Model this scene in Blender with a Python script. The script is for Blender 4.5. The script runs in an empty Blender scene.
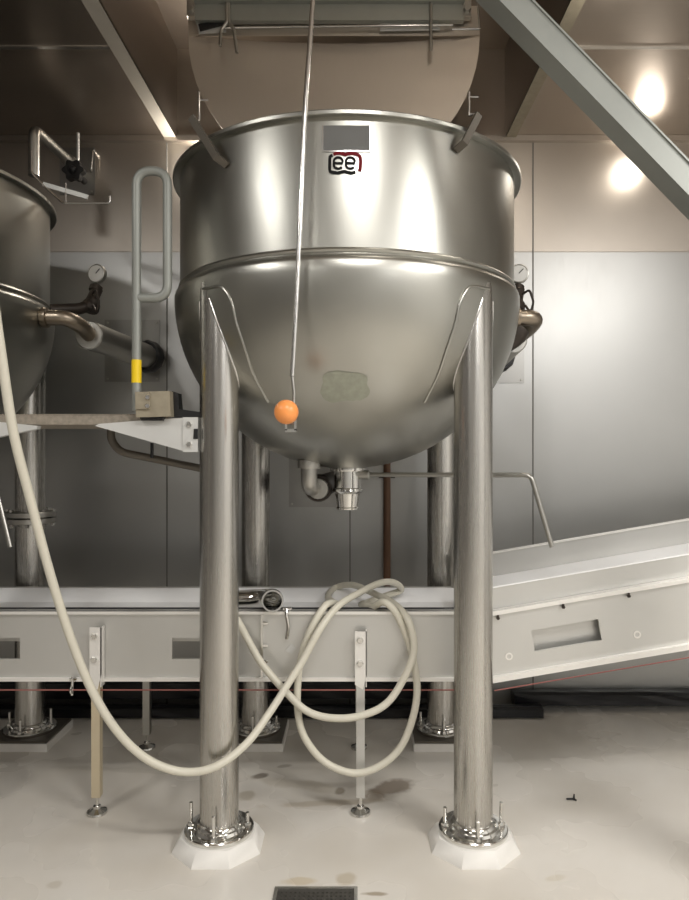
import bpy, bmesh, math, random
from mathutils import Vector, Matrix
random.seed(7)
sc = bpy.context.scene
COL = sc.collection
PI = math.pi

# ------------------------------------------------------------------ camera, world, light, exposure
F, CX, CY, H = 690.0, 355.0, 454.0, 1.55        # focal length in px, vanishing point, eye height
WALL = 4.25                                     # distance of the rear wall
def P(px, py, d):
    return Vector(((px - CX) * d / F, d, H + (CY - py) * d / F))

cam = bpy.data.cameras.new('camera'); camo = bpy.data.objects.new('camera', cam); COL.objects.link(camo)
camo.location = (0, 0, H); camo.rotation_euler = (PI / 2, 0, 0)
cam.sensor_fit = 'VERTICAL'; cam.sensor_height = 36; cam.lens = F / 900 * 36
cam.shift_x = (344.5 - CX) / 900; cam.shift_y = (CY - 450) / 900
cam.clip_start = 0.05
sc.camera = camo

w = bpy.data.worlds.new('world'); sc.world = w; w.use_nodes = True
w.node_tree.nodes['Background'].inputs[0].default_value = (0.9, 0.92, 1, 1)
w.node_tree.nodes['Background'].inputs[1].default_value = 0.1

def area(name, loc, size, energy, col=(1, .93, .82), rot=(0, 0, 0)):
    l = bpy.data.lights.new(name, 'AREA'); l.shape = 'RECTANGLE'; l.size, l.size_y = size
    l.energy = energy; l.color = col
    o = bpy.data.objects.new(name, l); COL.objects.link(o); o.location = loc; o.rotation_euler = rot
    return o
def point_light(name, loc, energy, rad=.05, col=(1, .93, .83)):
    l = bpy.data.lights.new(name, 'POINT'); l.energy = energy; l.color = col; l.shadow_soft_size = rad
    o = bpy.data.objects.new(name, l); COL.objects.link(o); o.location = loc; return o
LC = (1, .975, .935)
area('added_ceiling_light', (-2.2, .9, 3.46), (.22, 1.0), 20, LC)  # invented area lights at ceiling height, all out of view, placed by judgement
area('added_ceiling_light', (.3, .55, 3.46), (.8, .2), 25, LC)
area('added_ceiling_light', (2.5, .5, 3.46), (.5, 1.5), 80, LC)
area('added_ceiling_light', (-1.8, -2.2, 3.46), (.3, 1.2), 20, LC)
area('added_ceiling_light', (2.7, -2.6, 3.46), (.5, 1.4), 48, (1, .99, .98))
point_light('added_point_light', P(650, 150, 4.08), 2.6, .07)  # added light hidden behind the brace, makes the bright spot on the wall
point_light('added_point_light', (1.12, 2.88, 3.465), 4, .02)  # added light just above the view, for a streak on the ceiling
point_light('added_point_light', (.35, 2.42, 3.8), 3.2, .05)  # unseen light added inside the recess to brighten the raised lid
point_light('added_point_light', P(190, 161, 4.14), 7, .03)  # added light hidden behind the kettle rim, for the glow on wall and trim

sc.view_settings.view_transform = 'Standard'; sc.view_settings.look = 'None'
sc.view_settings.gamma = 1; sc.view_settings.use_curve_mapping = False
sc.view_settings.exposure = 0.63

# ------------------------------------------------------------------ materials
def newmat(name):
    m = bpy.data.materials.new(name); m.use_nodes = True
    return m, m.node_tree.nodes, m.node_tree.links, m.node_tree.nodes['Principled BSDF']

def steel(name, col, rough, stretch=(1, 1, 1), var=.12, bump=.02, metal=1.0, cloud=.10, cloud_scale=2.2):
    m, n, l, b = newmat(name)
    tc = n.new('ShaderNodeTexCoord'); mp = n.new('ShaderNodeMapping'); mp.inputs['Scale'].default_value = stretch
    l.new(tc.outputs['Object'], mp.inputs[0])
    no = n.new('ShaderNodeTexNoise'); no.inputs['Scale'].default_value = 18; no.inputs['Detail'].default_value = 5
    l.new(mp.outputs[0], no.inputs[0])
    n2 = n.new('ShaderNodeTexNoise'); n2.inputs['Scale'].default_value = cloud_scale; n2.inputs['Detail'].default_value = 4
    l.new(tc.outputs['Object'], n2.inputs[0])
    r = n.new('ShaderNodeMapRange'); r.inputs[3].default_value = max(.03, rough - var); r.inputs[4].default_value = rough + var
    l.new(no.outputs[0], r.inputs[0])
    r2 = n.new('ShaderNodeMapRange'); r2.inputs[3].default_value = -cloud; r2.inputs[4].default_value = cloud
    l.new(n2.outputs[0], r2.inputs[0])
    ad = n.new('ShaderNodeMath'); ad.operation = 'ADD'; l.new(r.outputs[0], ad.inputs[0]); l.new(r2.outputs[0], ad.inputs[1])
    l.new(ad.outputs[0], b.inputs['Roughness'])
    mx = n.new('ShaderNodeMix'); mx.data_type = 'RGBA'
    mx.inputs[6].default_value = (*[c * .9 for c in col], 1); mx.inputs[7].default_value = (*[min(1, c * 1.07) for c in col], 1)
    l.new(n2.outputs[0], mx.inputs[0]); l.new(mx.outputs[2], b.inputs['Base Color'])
    b.inputs['Metallic'].default_value = metal
    if bump:
        bp = n.new('ShaderNodeBump'); bp.inputs['Strength'].default_value = bump; bp.inputs['Distance'].default_value = .01
        l.new(no.outputs[0], bp.inputs['Height']); l.new(bp.outputs[0], b.inputs['Normal'])
    return m

def plain(name, col, rough=.5, metal=0, spec=.5, noise=.0, nscale=12):
    m, n, l, b = newmat(name)
    b.inputs['Base Color'].default_value = (*col, 1); b.inputs['Roughness'].default_value = rough
    b.inputs['Metallic'].default_value = metal; b.inputs['Specular IOR Level'].default_value = spec
    if noise:
        tc = n.new('ShaderNodeTexCoord'); no = n.new('ShaderNodeTexNoise'); no.inputs['Scale'].default_value = nscale; no.inputs['Detail'].default_value = 6
        l.new(tc.outputs['Object'], no.inputs[0])
        mx = n.new('ShaderNodeMix'); mx.data_type = 'RGBA'
        mx.inputs[6].default_value = (*[c * (1 - noise) for c in col], 1); mx.inputs[7].default_value = (*[min(1, c * (1 + noise)) for c in col], 1)
        l.new(no.outputs[0], mx.inputs[0]); l.new(mx.outputs[2], b.inputs['Base Color'])
    return m

M = {}
M['kettle'] = steel('kettle_steel', (.43, .425, .39), .33, (14, 14, .6), .05, .015, cloud=.05)
M['jacket'] = M['kettle']
M['leg'] = steel('leg_steel', (.535, .52, .49), .27, (16, 16, .5), .02, .004, cloud=.015, cloud_scale=.8)
M['wall'] = steel('wall_steel', (.43, .43, .42), .40, (6, 6, .5), .03, .008, cloud=.06, cloud_scale=1.2)
M['wallup'] = steel('upper_wall_steel', (.44, .40, .355), .40, (8, 8, .6), .04, .01, cloud=.06)
M['ceil'] = steel('ceiling_steel', (.40, .345, .295), .36, (.6, 8, 8), .06, .015, cloud=.10)
M['lid'] = steel('lid_steel', (.66, .60, .53), .55, (10, 10, .6), .05, .01)
M['bright'] = steel('bright_steel', (.72, .71, .69), .22, (6, 6, 6), .06, .0)
M['chrome'] = steel('polished_steel', (.74, .73, .70), .12, (4, 4, 4), .04, 0)
M['dull'] = steel('dull_steel', (.46, .45, .42), .38, (6, 6, 6), .08, .02)
M['conv'] = steel('conveyor_steel', (.66, .655, .63), .40, (.6, 8, 8), .08, .012, metal=.75, cloud=.1)
M['convlip'] = steel('conveyor_edge_steel', (.9, .88, .84), .40, (.6, 8, 8), .06, 0, metal=.5)
M['belt'] = plain('white_belt', (.90, .90, .90), .4, noise=.05, nscale=5)
M['striptrim'] = plain('pale_trim', (.62, .58, .51), .35, metal=.5, noise=.05)
M['seam'] = plain('seam', (.16, .155, .145), .5, metal=.5)
M['wallplate'] = steel('wall_plate_steel', (.34, .335, .32), .34, (6, 6, .5), .03, 0, cloud=.05)
M['white'] = plain('white_rail', (.93, .93, .93), .3)
M['black'] = plain('black_rubber', (.012, .012, .013), .35, noise=.3)
M['blackwrap'] = plain('black_wrap', (.008, .008, .010), .28, noise=.4, nscale=30)
M['iron'] = plain('dark_iron', (.045, .035, .028), .45, metal=.4, noise=.4, nscale=20)
M['brass'] = steel('bronze', (.33, .28, .22), .38, (3, 3, 3), .08, .0)
M['copper'] = plain('brown_pipe', (.16, .085, .05), .5, metal=.3, noise=.2)
M['hose'] = plain('cream_hose', (.64, .61, .515), .42, noise=.06, nscale=40)
M['orange'] = plain('orange_ball', (.93, .33, .09), .35, noise=.12, nscale=30)
M['yellow'] = plain('yellow_tape', (.86, .60, .01), .45)
M['greyrail'] = plain('galvanised_rail', (.275, .285, .265), .48, metal=.35, noise=.12, nscale=6)
M['alu'] = plain('white_aluminium', (.66, .66, .64), .45, metal=.35, noise=.06)
M['tan'] = plain('tan_casting', (.33, .29, .215), .55, metal=.3, noise=.25, nscale=25)
M['grate'] = plain('weathered_grating', (.27, .235, .19), .75, noise=.5, nscale=60)
M['concrete'] = plain('white_plinth', (.80, .78, .74), .55, noise=.07, nscale=20)
M['bar'] = plain('painted_bar', (.36, .37, .34), .45, metal=.5, noise=.08)
M['glass'] = plain('gauge_face', (.78, .78, .76), .25, noise=.03)
M['logoblack'] = plain('logo_black', (.008, .008, .008), .6, spec=.15)
M['logored'] = plain('logo_red', (.15, .008, .012), .6, spec=.15)
M['plate'] = plain('name_plate', (.15, .15, .145), .6, spec=.2, noise=.1)
M['stain'] = plain('residue', (.34, .35, .285), .6, metal=.35, noise=.25, nscale=40)
M['red'] = plain('red_cord', (.26, .09, .075), .6)
M['bracket'] = plain('bracket_steel', (.13, .115, .095), .5, metal=.5, noise=.1)
M['tanleg'] = plain('tan_leg', (.56, .48, .34), .42, metal=.3, noise=.15, nscale=8)
M['roomwall'] = plain('painted_wall', (.78, .775, .76), .6)
M['darkwall'] = plain('grey_wall', (.22, .21, .20), .6)
M['midwall'] = plain('pale_grey_wall', (.50, .50, .49), .6)
M['drain'] = plain('drain_cover', (.10, .095, .085), .45, metal=.6, noise=.5, nscale=50)

def floor_material():
    m, n, l, b = newmat('cream_epoxy_floor')
    tc = n.new('ShaderNodeTexCoord')
    n1 = n.new('ShaderNodeTexNoise'); n1.inputs['Scale'].default_value = 1.6; n1.inputs['Detail'].default_value = 3
    l.new(tc.outputs['Object'], n1.inputs[0])
    cr = n.new('ShaderNodeValToRGB')
    cr.color_ramp.elements[0].position = .25; cr.color_ramp.elements[0].color = (.60, .555, .485, 1)
    cr.color_ramp.elements[1].position = .72; cr.color_ramp.elements[1].color = (.72, .69, .64, 1)
    l.new(n1.outputs[0], cr.inputs[0])
    prev = cr.outputs[0]
    nz = n.new('ShaderNodeTexNoise'); nz.inputs['Scale'].default_value = 9; nz.inputs['Detail'].default_value = 5
    l.new(tc.outputs['Object'], nz.inputs[0])
    def stain(px, py, rx, ry, rot, col, strength):
        nonlocal prev
        d = H * F / (py - CY); x = (px - CX) * d / F
        mp = n.new('ShaderNodeMapping'); mp.vector_type = 'TEXTURE'
        mp.inputs['Location'].default_value = (x, d, 0); mp.inputs['Rotation'].default_value = (0, 0, rot)
        mp.inputs['Scale'].default_value = (rx, ry, 1)
        l.new(tc.outputs['Object'], mp.inputs[0])
        ln = n.new('ShaderNodeVectorMath'); ln.operation = 'LENGTH'; l.new(mp.outputs[0], ln.inputs[0])
        ad = n.new('ShaderNodeMath'); ad.operation = 'MULTIPLY_ADD'; ad.inputs[1].default_value = 1.6; l.new(nz.outputs[0], ad.inputs[0]); l.new(ln.outputs['Value'], ad.inputs[2])
        mr = n.new('ShaderNodeMapRange'); mr.inputs[1].default_value = 1.45; mr.inputs[2].default_value = 1.85
        mr.inputs[3].default_value = strength; mr.inputs[4].default_value = 0
        l.new(ad.outputs[0], mr.inputs[0])
        mx = n.new('ShaderNodeMix'); mx.data_type = 'RGBA'; l.new(mr.outputs[0], mx.inputs[0]); l.new(prev, mx.inputs[6])
        mx.inputs[7].default_value = (*col, 1); prev = mx.outputs[2]
    for a in ((392, 788, .13, .075, .5, (.17, .125, .085), .75), (374, 795, .06, .06, 0, (.22, .17, .12), .6),
              (261, 776, .045, .03, .5, (.16, .13, .10), .85), (284, 766, .04, .02, .3, (.25, .21, .16), .5),
              (340, 791, .03, .05, 0, (.22, .18, .13), .75), (246, 795, .05, .06, 0, (.38, .33, .25), .6),
              (330, 803, .3, .03, .1, (.42, .35, .25), .45), (300, 785, .25, .05, -.3, (.46, .41, .33), .45),
              (345, 879, .05, .04, .4, (.40, .32, .2), .5), (300, 881, .08, .025, 0, (.5, .4, .24), .5),
              (374, 894, .05, .015, 0, (.25, .19, .11), .7), (130, 770, .4, .03, -.1, (.48, .45, .39), .4),
              (55, 884, .03, .03, 0, (.4, .35, .27), .4), (555, 878, .05, .02, .3, (.5, .44, .33), .4)):
        stain(*a)
    l.new(prev, b.inputs['Base Color'])
    mr = n.new('ShaderNodeMapRange'); mr.inputs[3].default_value = .18; mr.inputs[4].default_value = .36
    l.new(n1.outputs[0], mr.inputs[0]); l.new(mr.outputs[0], b.inputs['Roughness'])
    b.inputs['Specular IOR Level'].default_value = .55
    return m
M['floor'] = floor_material()

# ------------------------------------------------------------------ mesh helpers (world coordinates)
def B(): return bmesh.new()
def box(bm, x0, x1, y0, y1, z0, z1, mat=None):
    vs = [bm.verts.new(v) for v in ((x0, y0, z0), (x1, y0, z0), (x1, y1, z0), (x0, y1, z0), (x0, y0, z1), (x1, y0, z1), (x1, y1, z1), (x0, y1, z1))]
    if mat is not None:
        for v in vs: v.co = mat @ v.co
    for f in ((3, 2, 1, 0), (4, 5, 6, 7), (0, 1, 5, 4), (1, 2, 6, 5), (2, 3, 7, 6), (3, 0, 4, 7)):
        bm.faces.new([vs[i] for i in f])
    return bm
def frames(path):
    out = []; up = None
    for i, p in enumerate(path):
        t = (path[min(i + 1, len(path) - 1)] - path[max(i - 1, 0)]).normalized()
        if up is None:
            up = Vector((0, 0, 1)) if abs(t.z) < .9 else Vector((1, 0, 0))
        a = (up - t * up.dot(t)).normalized(); b = t.cross(a); up = a
        out.append((p, a, b))
    return out
def tube(bm, path, r, seg=14, caps=True):
    path = [Vector(p) for p in path]; rings = []
    for i, (p, a, b) in enumerate(frames(path)):
        rr = r[i] if isinstance(r, (list, tuple)) else r
        rings.append([bm.verts.new(p + (a * math.cos(2 * PI * k / seg) + b * math.sin(2 * PI * k / seg)) * rr) for k in range(seg)])
    for q, s in zip(rings, rings[1:]):
        for k in range(seg):
            bm.faces.new((q[k], q[(k + 1) % seg], s[(k + 1) % seg], s[k]))
    if caps:
        bm.faces.new(list(reversed(rings[0]))); bm.faces.new(rings[-1])
    return bm
def spline(pts, n=10):
    pts = [Vector(p) for p in pts]; q = [pts[0] * 2 - pts[1]] + pts + [pts[-1] * 2 - pts[-2]]; out = []
    for i in range(1, len(q) - 2):
        for k in range(n):
            t = k / n
            out.append(.5 * ((2 * q[i]) + (q[i + 1] - q[i - 1]) * t + (2 * q[i - 1] - 5 * q[i] + 4 * q[i + 1] - q[i + 2]) * t * t + (3 * q[i] - q[i - 1] - 3 * q[i + 1] + q[i + 2]) * t ** 3))
    return out + [pts[-1]]
def rounded(pts, r, n=6):
    pts = [Vector(p) for p in pts]; out = [pts[0]]
    for a, b, c in zip(pts, pts[1:], pts[2:]):
        ra = min(r, (a - b).length * .49, (c - b).length * .49)
        p = b + (a - b).normalized() * ra; q = b + (c - b).normalized() * ra
        for k in range(n + 1):
            t = k / n; out.append(p * (1 - t) ** 2 + b * 2 * t * (1 - t) + q * t * t)
    return out + [pts[-1]]
def lathe(bm, prof, loc=(0, 0, 0), seg=48, axis=None, closed=False):
    loc = Vector(loc)
    R = Vector((0, 0, 1)).rotation_difference(Vector(axis)).to_matrix() if axis is not None else Matrix.Identity(3)
    rings = []
    for r, z in prof:
        if r < 1e-6: rings.append([bm.verts.new(loc + R @ Vector((0, 0, z)))])
        else: rings.append([bm.verts.new(loc + R @ Vector((r * math.cos(2 * PI * k / seg), r * math.sin(2 * PI * k / seg), z))) for k in range(seg)])
    pairs = list(zip(rings, rings[1:])) + ([(rings[-1], rings[0])] if closed else [])
    for q, s in pairs:
        for k in range(seg):
            j = (k + 1) % seg
            if len(q) == 1 and len(s) == 1: continue
            if len(q) == 1: bm.faces.new((q[0], s[j], s[k]))
            elif len(s) == 1: bm.faces.new((q[k], q[j], s[0]))
            else: bm.faces.new((q[k], q[j], s[j], s[k]))
    if not closed:
        if len(rings[0]) > 1: bm.faces.new(list(reversed(rings[0])))
        if len(rings[-1]) > 1: bm.faces.new(rings[-1])
    return bm
def disc(r, h, bev=.003):
    return [(0, 0), (r - bev, 0), (r, bev), (r, h - bev), (r - bev, h), (0, h)]
def prism(bm, poly, a, b):
    """poly: points; extruded by vector from a to b"""
    a = Vector(a); b = Vector(b)
    p = [bm.verts.new(Vector(v) + a) for v in poly]; q = [bm.verts.new(Vector(v) + b) for v in poly]
    bm.faces.new(list(reversed(p))); bm.faces.new(q)
    for i in range(len(p)):
        j = (i + 1) % len(p); bm.faces.new((p[i], p[j], q[j], q[i]))
    return bm
def sphere(bm, c, r, seg=24, rings=14):
    return lathe(bm, [(r * math.sin(PI * i / rings), -r * math.cos(PI * i / rings)) for i in range(rings + 1)], c, seg)
def holed(bm, us, vs, holes, y0, y1, mat=None):
    """sheet in the xz plane between y0 and y1, grid cut at us, vs, with the cells in holes left open"""
    fv = {}
    def V(i, j, k):
        key = (i, j, k)
        if key not in fv:
            c = Vector((us[i], (y0, y1)[k], vs[j])); fv[key] = bm.verts.new(mat @ c if mat is not None else c)
        return fv[key]
    ok = lambda i, j: 0 <= i < len(us) - 1 and 0 <= j < len(vs) - 1 and (i, j) not in holes
    for i in range(len(us) - 1):
        for j in range(len(vs) - 1):
            if not ok(i, j): continue
            bm.faces.new((V(i, j, 0), V(i + 1, j, 0), V(i + 1, j + 1, 0), V(i, j + 1, 0)))
            bm.faces.new((V(i, j + 1, 1), V(i + 1, j + 1, 1), V(i + 1, j, 1), V(i, j, 1)))
            if not ok(i - 1, j): bm.faces.new((V(i, j, 1), V(i, j, 0), V(i, j + 1, 0), V(i, j + 1, 1)))
            if not ok(i + 1, j): bm.faces.new((V(i + 1, j, 0), V(i + 1, j, 1), V(i + 1, j + 1, 1), V(i + 1, j + 1, 0)))
            if not ok(i, j - 1): bm.faces.new((V(i, j, 0), V(i, j, 1), V(i + 1, j, 1), V(i + 1, j, 0)))
            if not ok(i, j + 1): bm.faces.new((V(i, j + 1, 0), V(i + 1, j + 1, 0), V(i + 1, j + 1, 1), V(i, j + 1, 1)))
    return bm
def bevel(bm, w=.004, seg=2):
    bmesh.ops.bevel(bm, geom=[e for e in bm.edges if len(e.link_faces) == 2 and e.calc_face_angle(0) > .6], offset=w, segments=seg, affect='EDGES', clamp_overlap=True)
    return bm

ORG = {}
def obj(name, bm, mat, parent=None, origin=None, smooth=True, label=None):
    bmesh.ops.recalc_face_normals(bm, faces=bm.faces)
    me = bpy.data.meshes.new(name); o = None
    org = ORG[parent.name] if parent is not None else Vector(origin if origin is not None else (0, 0, 0))
    for v in bm.verts: v.co -= org
    bm.to_mesh(me); bm.free()
    if isinstance(mat, (list, tuple)):
        for k in mat: me.materials.append(M[k])
    else: me.materials.append(M[mat])
    if smooth:
        for p in me.polygons: p.use_smooth = True
        me.set_sharp_from_angle(angle=math.radians(38))
    o = bpy.data.objects.new(name, me); COL.objects.link(o)
    if parent is not None: o.parent = parent
    else: o.location = org
    ORG[o.name] = org
    if label: o['label'] = label
    return o
def tag(o, label, cat, group=None):
    o['label'] = label; o['category'] = cat
    if group: o['group'] = group
    return o
def thing(name, label, cat, loc, group=None):
    o = bpy.data.objects.new(name, None); COL.objects.link(o); o.location = loc; ORG[o.name] = Vector(loc)
    o.empty_display_size = .1
    return tag(o, label, cat, group)
def struct(name, bm, mat, smooth=False):
    o = obj(name, bm, mat, smooth=smooth); o['kind'] = 'structure'; return o
def copy_tree(o, parent=None, skip=()):
    c = o.copy(); COL.objects.link(c)
    if parent is not None: c.parent = parent
    ORG[c.name] = ORG[o.name].copy()
    for ch in list(o.children):
        if ch.name.split('.')[0] in skip: continue
        copy_tree(ch, c, skip)
    return c
def bolt(bm, p, axis, r=.011, h=.009):
    lathe(bm, [(0, 0), (r, 0), (r, h * .6), (r * .75, h), (0, h)], p, 6, axis)
    return bm

# ------------------------------------------------------------------ setting
XL, XR, YB = -4.6, 4.4, -4.5
CEIL = H + (CY - 137) * WALL / F
struct('floor', box(B(), XL, XR, YB, WALL, -.1, 0), 'floor')

SEAMZ = P(0, 252, WALL).z
seams_x = [XL] + [P(px, 0, WALL).x for px in (-199, -16, 167, 350, 533, 716, 899)] + [XR]
def panel_row(z0, z1, g=.0022):
    bm = B()
    for a, b in zip(seams_x, seams_x[1:]):
        box(bm, a + g, b - g, WALL, WALL + .05, z0 + g, z1 - g)
    box(bm, XL, XR, WALL + .006, WALL + .1, z0, z1)
    return bm
struct('wall_back', panel_row(0, SEAMZ), 'wall')
struct('wall_back', panel_row(SEAMZ, CEIL + .7), 'wallup')
struct('wall_left', box(B(), XL - .1, XL, YB, WALL + .1, 0, CEIL + .7), 'darkwall')
struct('wall_right', box(B(), XR, XR + .1, YB, WALL + .1, 0, CEIL + .7), 'roomwall')
struct('wall_front', box(B(), XL, XR, YB - .1, YB, 0, CEIL + .7), 'midwall')
# canopy ceiling with a raised recess over the kettle
RX0, RX1, RY0 = P(177, 0, WALL).x, P(505, 0, WALL).x, 2.33
RZ = H + 405 * WALL / F
SEAMY = (CEIL - H) * F / (CY - 47)
c = B()
for a, b in ((XL, RX0 - .012), (RX1 + .012, XR)):
    box(c, a, b, RY0, SEAMY - .002, CEIL, CEIL + .03)
    box(c, a, b, SEAMY + .002, WALL, CEIL, CEIL + .03)
    box(c, a, b, RY0, WALL, CEIL + .006, CEIL + .05)
box(c, XL, XR, YB, RY0, CEIL, CEIL + .05)
struct('ceiling', c, 'ceil')
c = B()
box(c, RX0 - .03, RX0, RY0 - .03, WALL, CEIL - .012, RZ + .03); box(c, RX1, RX1 + .03, RY0 - .03, WALL, CEIL - .012, RZ + .03)
box(c, RX0, RX1, RY0 - .03, RY0, CEIL + .05, RZ + .03); box(c, RX0, RX1, RY0, WALL, RZ, RZ + .03)
struct('ceiling', c, 'ceil')
x0 = P(165, 0, WALL).x; x1 = P(515, 0, WALL).x
struct('trim_1', box(B(), x0, RX0, RY0, WALL - .03, CEIL - .014, CEIL), 'striptrim')
struct('trim_2', box(B(), RX1, x1, RY0, WALL - .03, CEIL - .014, CEIL), 'tan')
t = B(); box(t, XL, XR, WALL - .03, WALL, CEIL - .035, CEIL - .001)
struct('trim_3', t, 'wallup')
t = B()
for a, b in ((XL, RX0 - .08), (RX1 + .08, XR)):
    box(t, a, b, SEAMY - .012, SEAMY + .012, CEIL - .004, CEIL)
struct('trim_4', t, 'bright')
t = B()
for xx in seams_x[1:-1]:
    box(t, xx - .004, xx + .004, WALL - .003, WALL + .004, 0, CEIL - .036)
struct('trim_5', t, 'seam')

# ------------------------------------------------------------------ kettle
KX, KY = -.035, 3.25
LO = .505
zc, RB, RV = H + .700, .790, .768            # bowl equator height, horizontal and vertical radius
def W(x, y, z): return Vector((KX + x, KY + y, z))
kettle = thing('steam_kettle', 'big stainless steam kettle with black and red emblem, raised lid above it', 'kettle', (KX, KY, 0), 'steam kettles on tall legs')

b = B(); prof = []
for i in range(0, 30):
    a = -PI / 2 + (PI / 2) * i / 30
    prof.append((RB * math.cos(a) if i else 0, zc + RV * math.sin(a)))
prof += [(.789, zc - .006), (.785, zc + .006), (.775, zc + .016)]
prof += [(.7685, zc + .020), (.7665, zc + .026), (.771, zc + .030), (.7735, zc + .036), (.771, zc + .042), (.7655, zc + .046)]
zr = H + 1.215
for k in range(1, 9): prof.append((.765, zc + .046 + (zr - zc - .046) * k / 8))
prof += [(.775, zr + .001), (.792, zr - .004), (.796, zr - .002), (.797, zr + .010), (.790, zr + .016), (.755, zr + .016), (.748, zr + .010)]
prof += [(.748, zc + .05)]
for i in range(0, 21):
    a = -(PI / 2) * i / 20
    prof.append((.748 * math.cos(a) if i < 20 else 0, zc + .03 + .748 * math.sin(a)))
lathe(b, prof, (KX, KY, 0), 128)
body = obj('body', b, 'kettle', kettle)

def bowl_z(rho): return zc - RV * math.sqrt(max(0, 1 - (rho / RB) ** 2))
def bowl_hit(px, py):
    o = Vector((0, 0, H)); dv = Vector(((px - CX) / F, 1, (CY - py) / F))
    s = Vector((1 / RB, 1 / RB, 1 / RV)); c = Vector((KX, KY, zc))
    q = Vector(((o.x - c.x) * s.x, (o.y - c.y) * s.y, (o.z - c.z) * s.z)); e = Vector((dv.x * s.x, dv.y * s.y, dv.z * s.z))
    A, Bq, Cq = e.dot(e), 2 * q.dot(e), q.dot(q) - 1; D = max(0, Bq * Bq - 4 * A * Cq)
    return o + dv * ((-Bq - math.sqrt(D)) / (2 * A))
def azel(p):
    return math.atan2(p.y - KY, p.x - KX), math.asin(max(-1, min(1, (p.z - zc) / RV)))
def on_bowl(az, el, off=0):
    return Vector((KX + (RB + off) * math.cos(el) * math.cos(az), KY + (RB + off) * math.cos(el) * math.sin(az), zc + (RV + off) * math.sin(el)))
ridge = [azel(bowl_hit(*q)) for q in ((221, 287), (231, 301), (236, 322), (245, 349), (254, 375), (268, 402))]
legaz0 = math.atan2(-1, -1)
ridge = [(az - legaz0, el) for az, el in ridge]

def leg_part(sx, sy, coupling=False):
    lx, ly = KX + sx * LO, KY + sy * LO
    b = B(); n = 40; r = .0765; bot = []; top = []
    for k in range(n):
        a = 2 * PI * k / n; x, y = lx + r * math.cos(a), ly + r * math.sin(a)
        rho = math.hypot(x - KX, y - KY)
        bot.append(b.verts.new((x, y, .075))); top.append(b.verts.new((x, y, min(zc - .03, bowl_z(rho) + .012))))
    for k in range(n): b.faces.new((bot[k], bot[(k + 1) % n], top[(k + 1) % n], top[k]))
    b.faces.new(list(reversed(bot)))
    leg = obj('leg', b, 'leg', kettle)
    seamline = []; a0 = math.atan2(sy, sx)
    for k in range(-16, 17):
        a = a0 + PI + k * .168; x, y = lx + r * math.cos(a), ly + r * math.sin(a)
        seamline.append(Vector((x, y, min(zc - .03, bowl_z(math.hypot(x - KX, y - KY)) + .012))))
    f = B(); lathe(f, [(.08, .052), (.134, .052), (.136, .056), (.136, .068), (.132, .072), (.105, .072), (.1, .082), (.09, .084), (.086, .094), (.078, .1), (.0755, .1)], (lx, ly, 0), 48, closed=True)
    obj('base_flange', f, 'chrome', leg)
    for k in range(4):
        a = PI / 4 + k * PI / 2 + (.78 if True else 0)
        a = -PI / 2 + k * PI / 2 + (.0 if k != 1 else .0)
        px, py = lx + .112 * math.cos(a), ly + .112 * math.sin(a)
        q = B(); bolt(q, (px, py, .072), (0, 0, 1), .015, .016)
        tube(q, [(px, py, .08), (px, py, .125 + .02 * ((k * 7 + int(sx)) % 3))], .0075, 10)
        obj('anchor_bolt', q, 'chrome', leg)
    q = B()
    for sgn in (-sx * sy * -1,):
        az = math.atan2(sy, sx)
        pts = [on_bowl(az, ridge[0][1] + .012, .001)] + [on_bowl(az + sgn * dz, el, .001) for dz, el in ridge]
        tube(q, spline(pts, 8), .0065, 8)
    obj('pad_ridge', q, 'kettle', leg)
    q = B(); tube(q, [v + Vector((0, 0, -.012)) for v in seamline], .0045, 8); obj('weld_seam', q, 'bright', leg)
    return leg
legs = {}
for sx in (-1, 1):
    for sy in (-1, 1): legs[sx, sy] = leg_part(sx, sy)

# outlet under the bowl
b = B(); zb = zc - RV
lathe(b, [(0, zb - .012), (.085, zb - .012), (.087, zb - .006), (.085, zb + .004), (0, zb + .006)], (KX, KY, 0), 40)
drain = obj('outlet_valve', b, 'chrome', kettle)
b = B(); lathe(b, [(0, zb - .012), (.062, zb - .012), (.062, zb - .09), (.07, zb - .094), (.072, zb - .106), (.066, zb - .112), (.058, zb - .118), (.050, zb - .180), (.053, zb - .185), (.052, zb - .192), (.044, zb - .192), (.044, zb - .15), (0, zb - .15)], (KX, KY, 0), 32)
obj('spout', b, 'chrome', drain)
b = B()
hz = P(0, 475, 3.2).z
lathe(b, [(0, 0), (.02, 0), (.022, .01), (.022, .05), (.012, .06), (0, .06)], (KX + .05, KY - .005, hz), 16, (1, -.2, 0))
tube(b, rounded([(KX + .09, KY - .012, hz), P(531, 475, 2.87), P(552, 547, 2.85)], .03), .0105, 12)
obj('handle_rod', b, 'dull', drain)
# condensate elbow
b = B()
e0 = P(309, 462, 3.12)
tube(b, rounded([e0 + Vector((0, .0, .09)), e0, P(309, 488, 3.12), P(326, 489, 3.3) + Vector((0, .2, 0))], .07, 8), .037, 20)
for t_ in ((e0, (0, 0, -1)), (P(318, 489, 3.19), (.06, 1, 0))): lathe(b, [(.03, 0), (.046, 0), (.048, .006), (.048, .026), (.03, .03)], t_[0], 20, Vector(t_[1]).normalized())
lathe(b, [(0, 0), (.05, 0), (.052, .01), (.052, .03), (.05, .04), (0, .04)], (e0.x, e0.y, e0.z - .03), 20)
cp = obj('condensate_pipe', b, 'dull', kettle)
b = B(); p = P(318, 488, 3.25)
lathe(b, [(0, 0), (.062, 0), (.066, .01), (.066, .05), (.058, .06), (.058, .9), (0, .9)], p, 24, Vector((.06, 1, 0)).normalized())
obj('pipe_sleeve', b, 'iron', cp)

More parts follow.
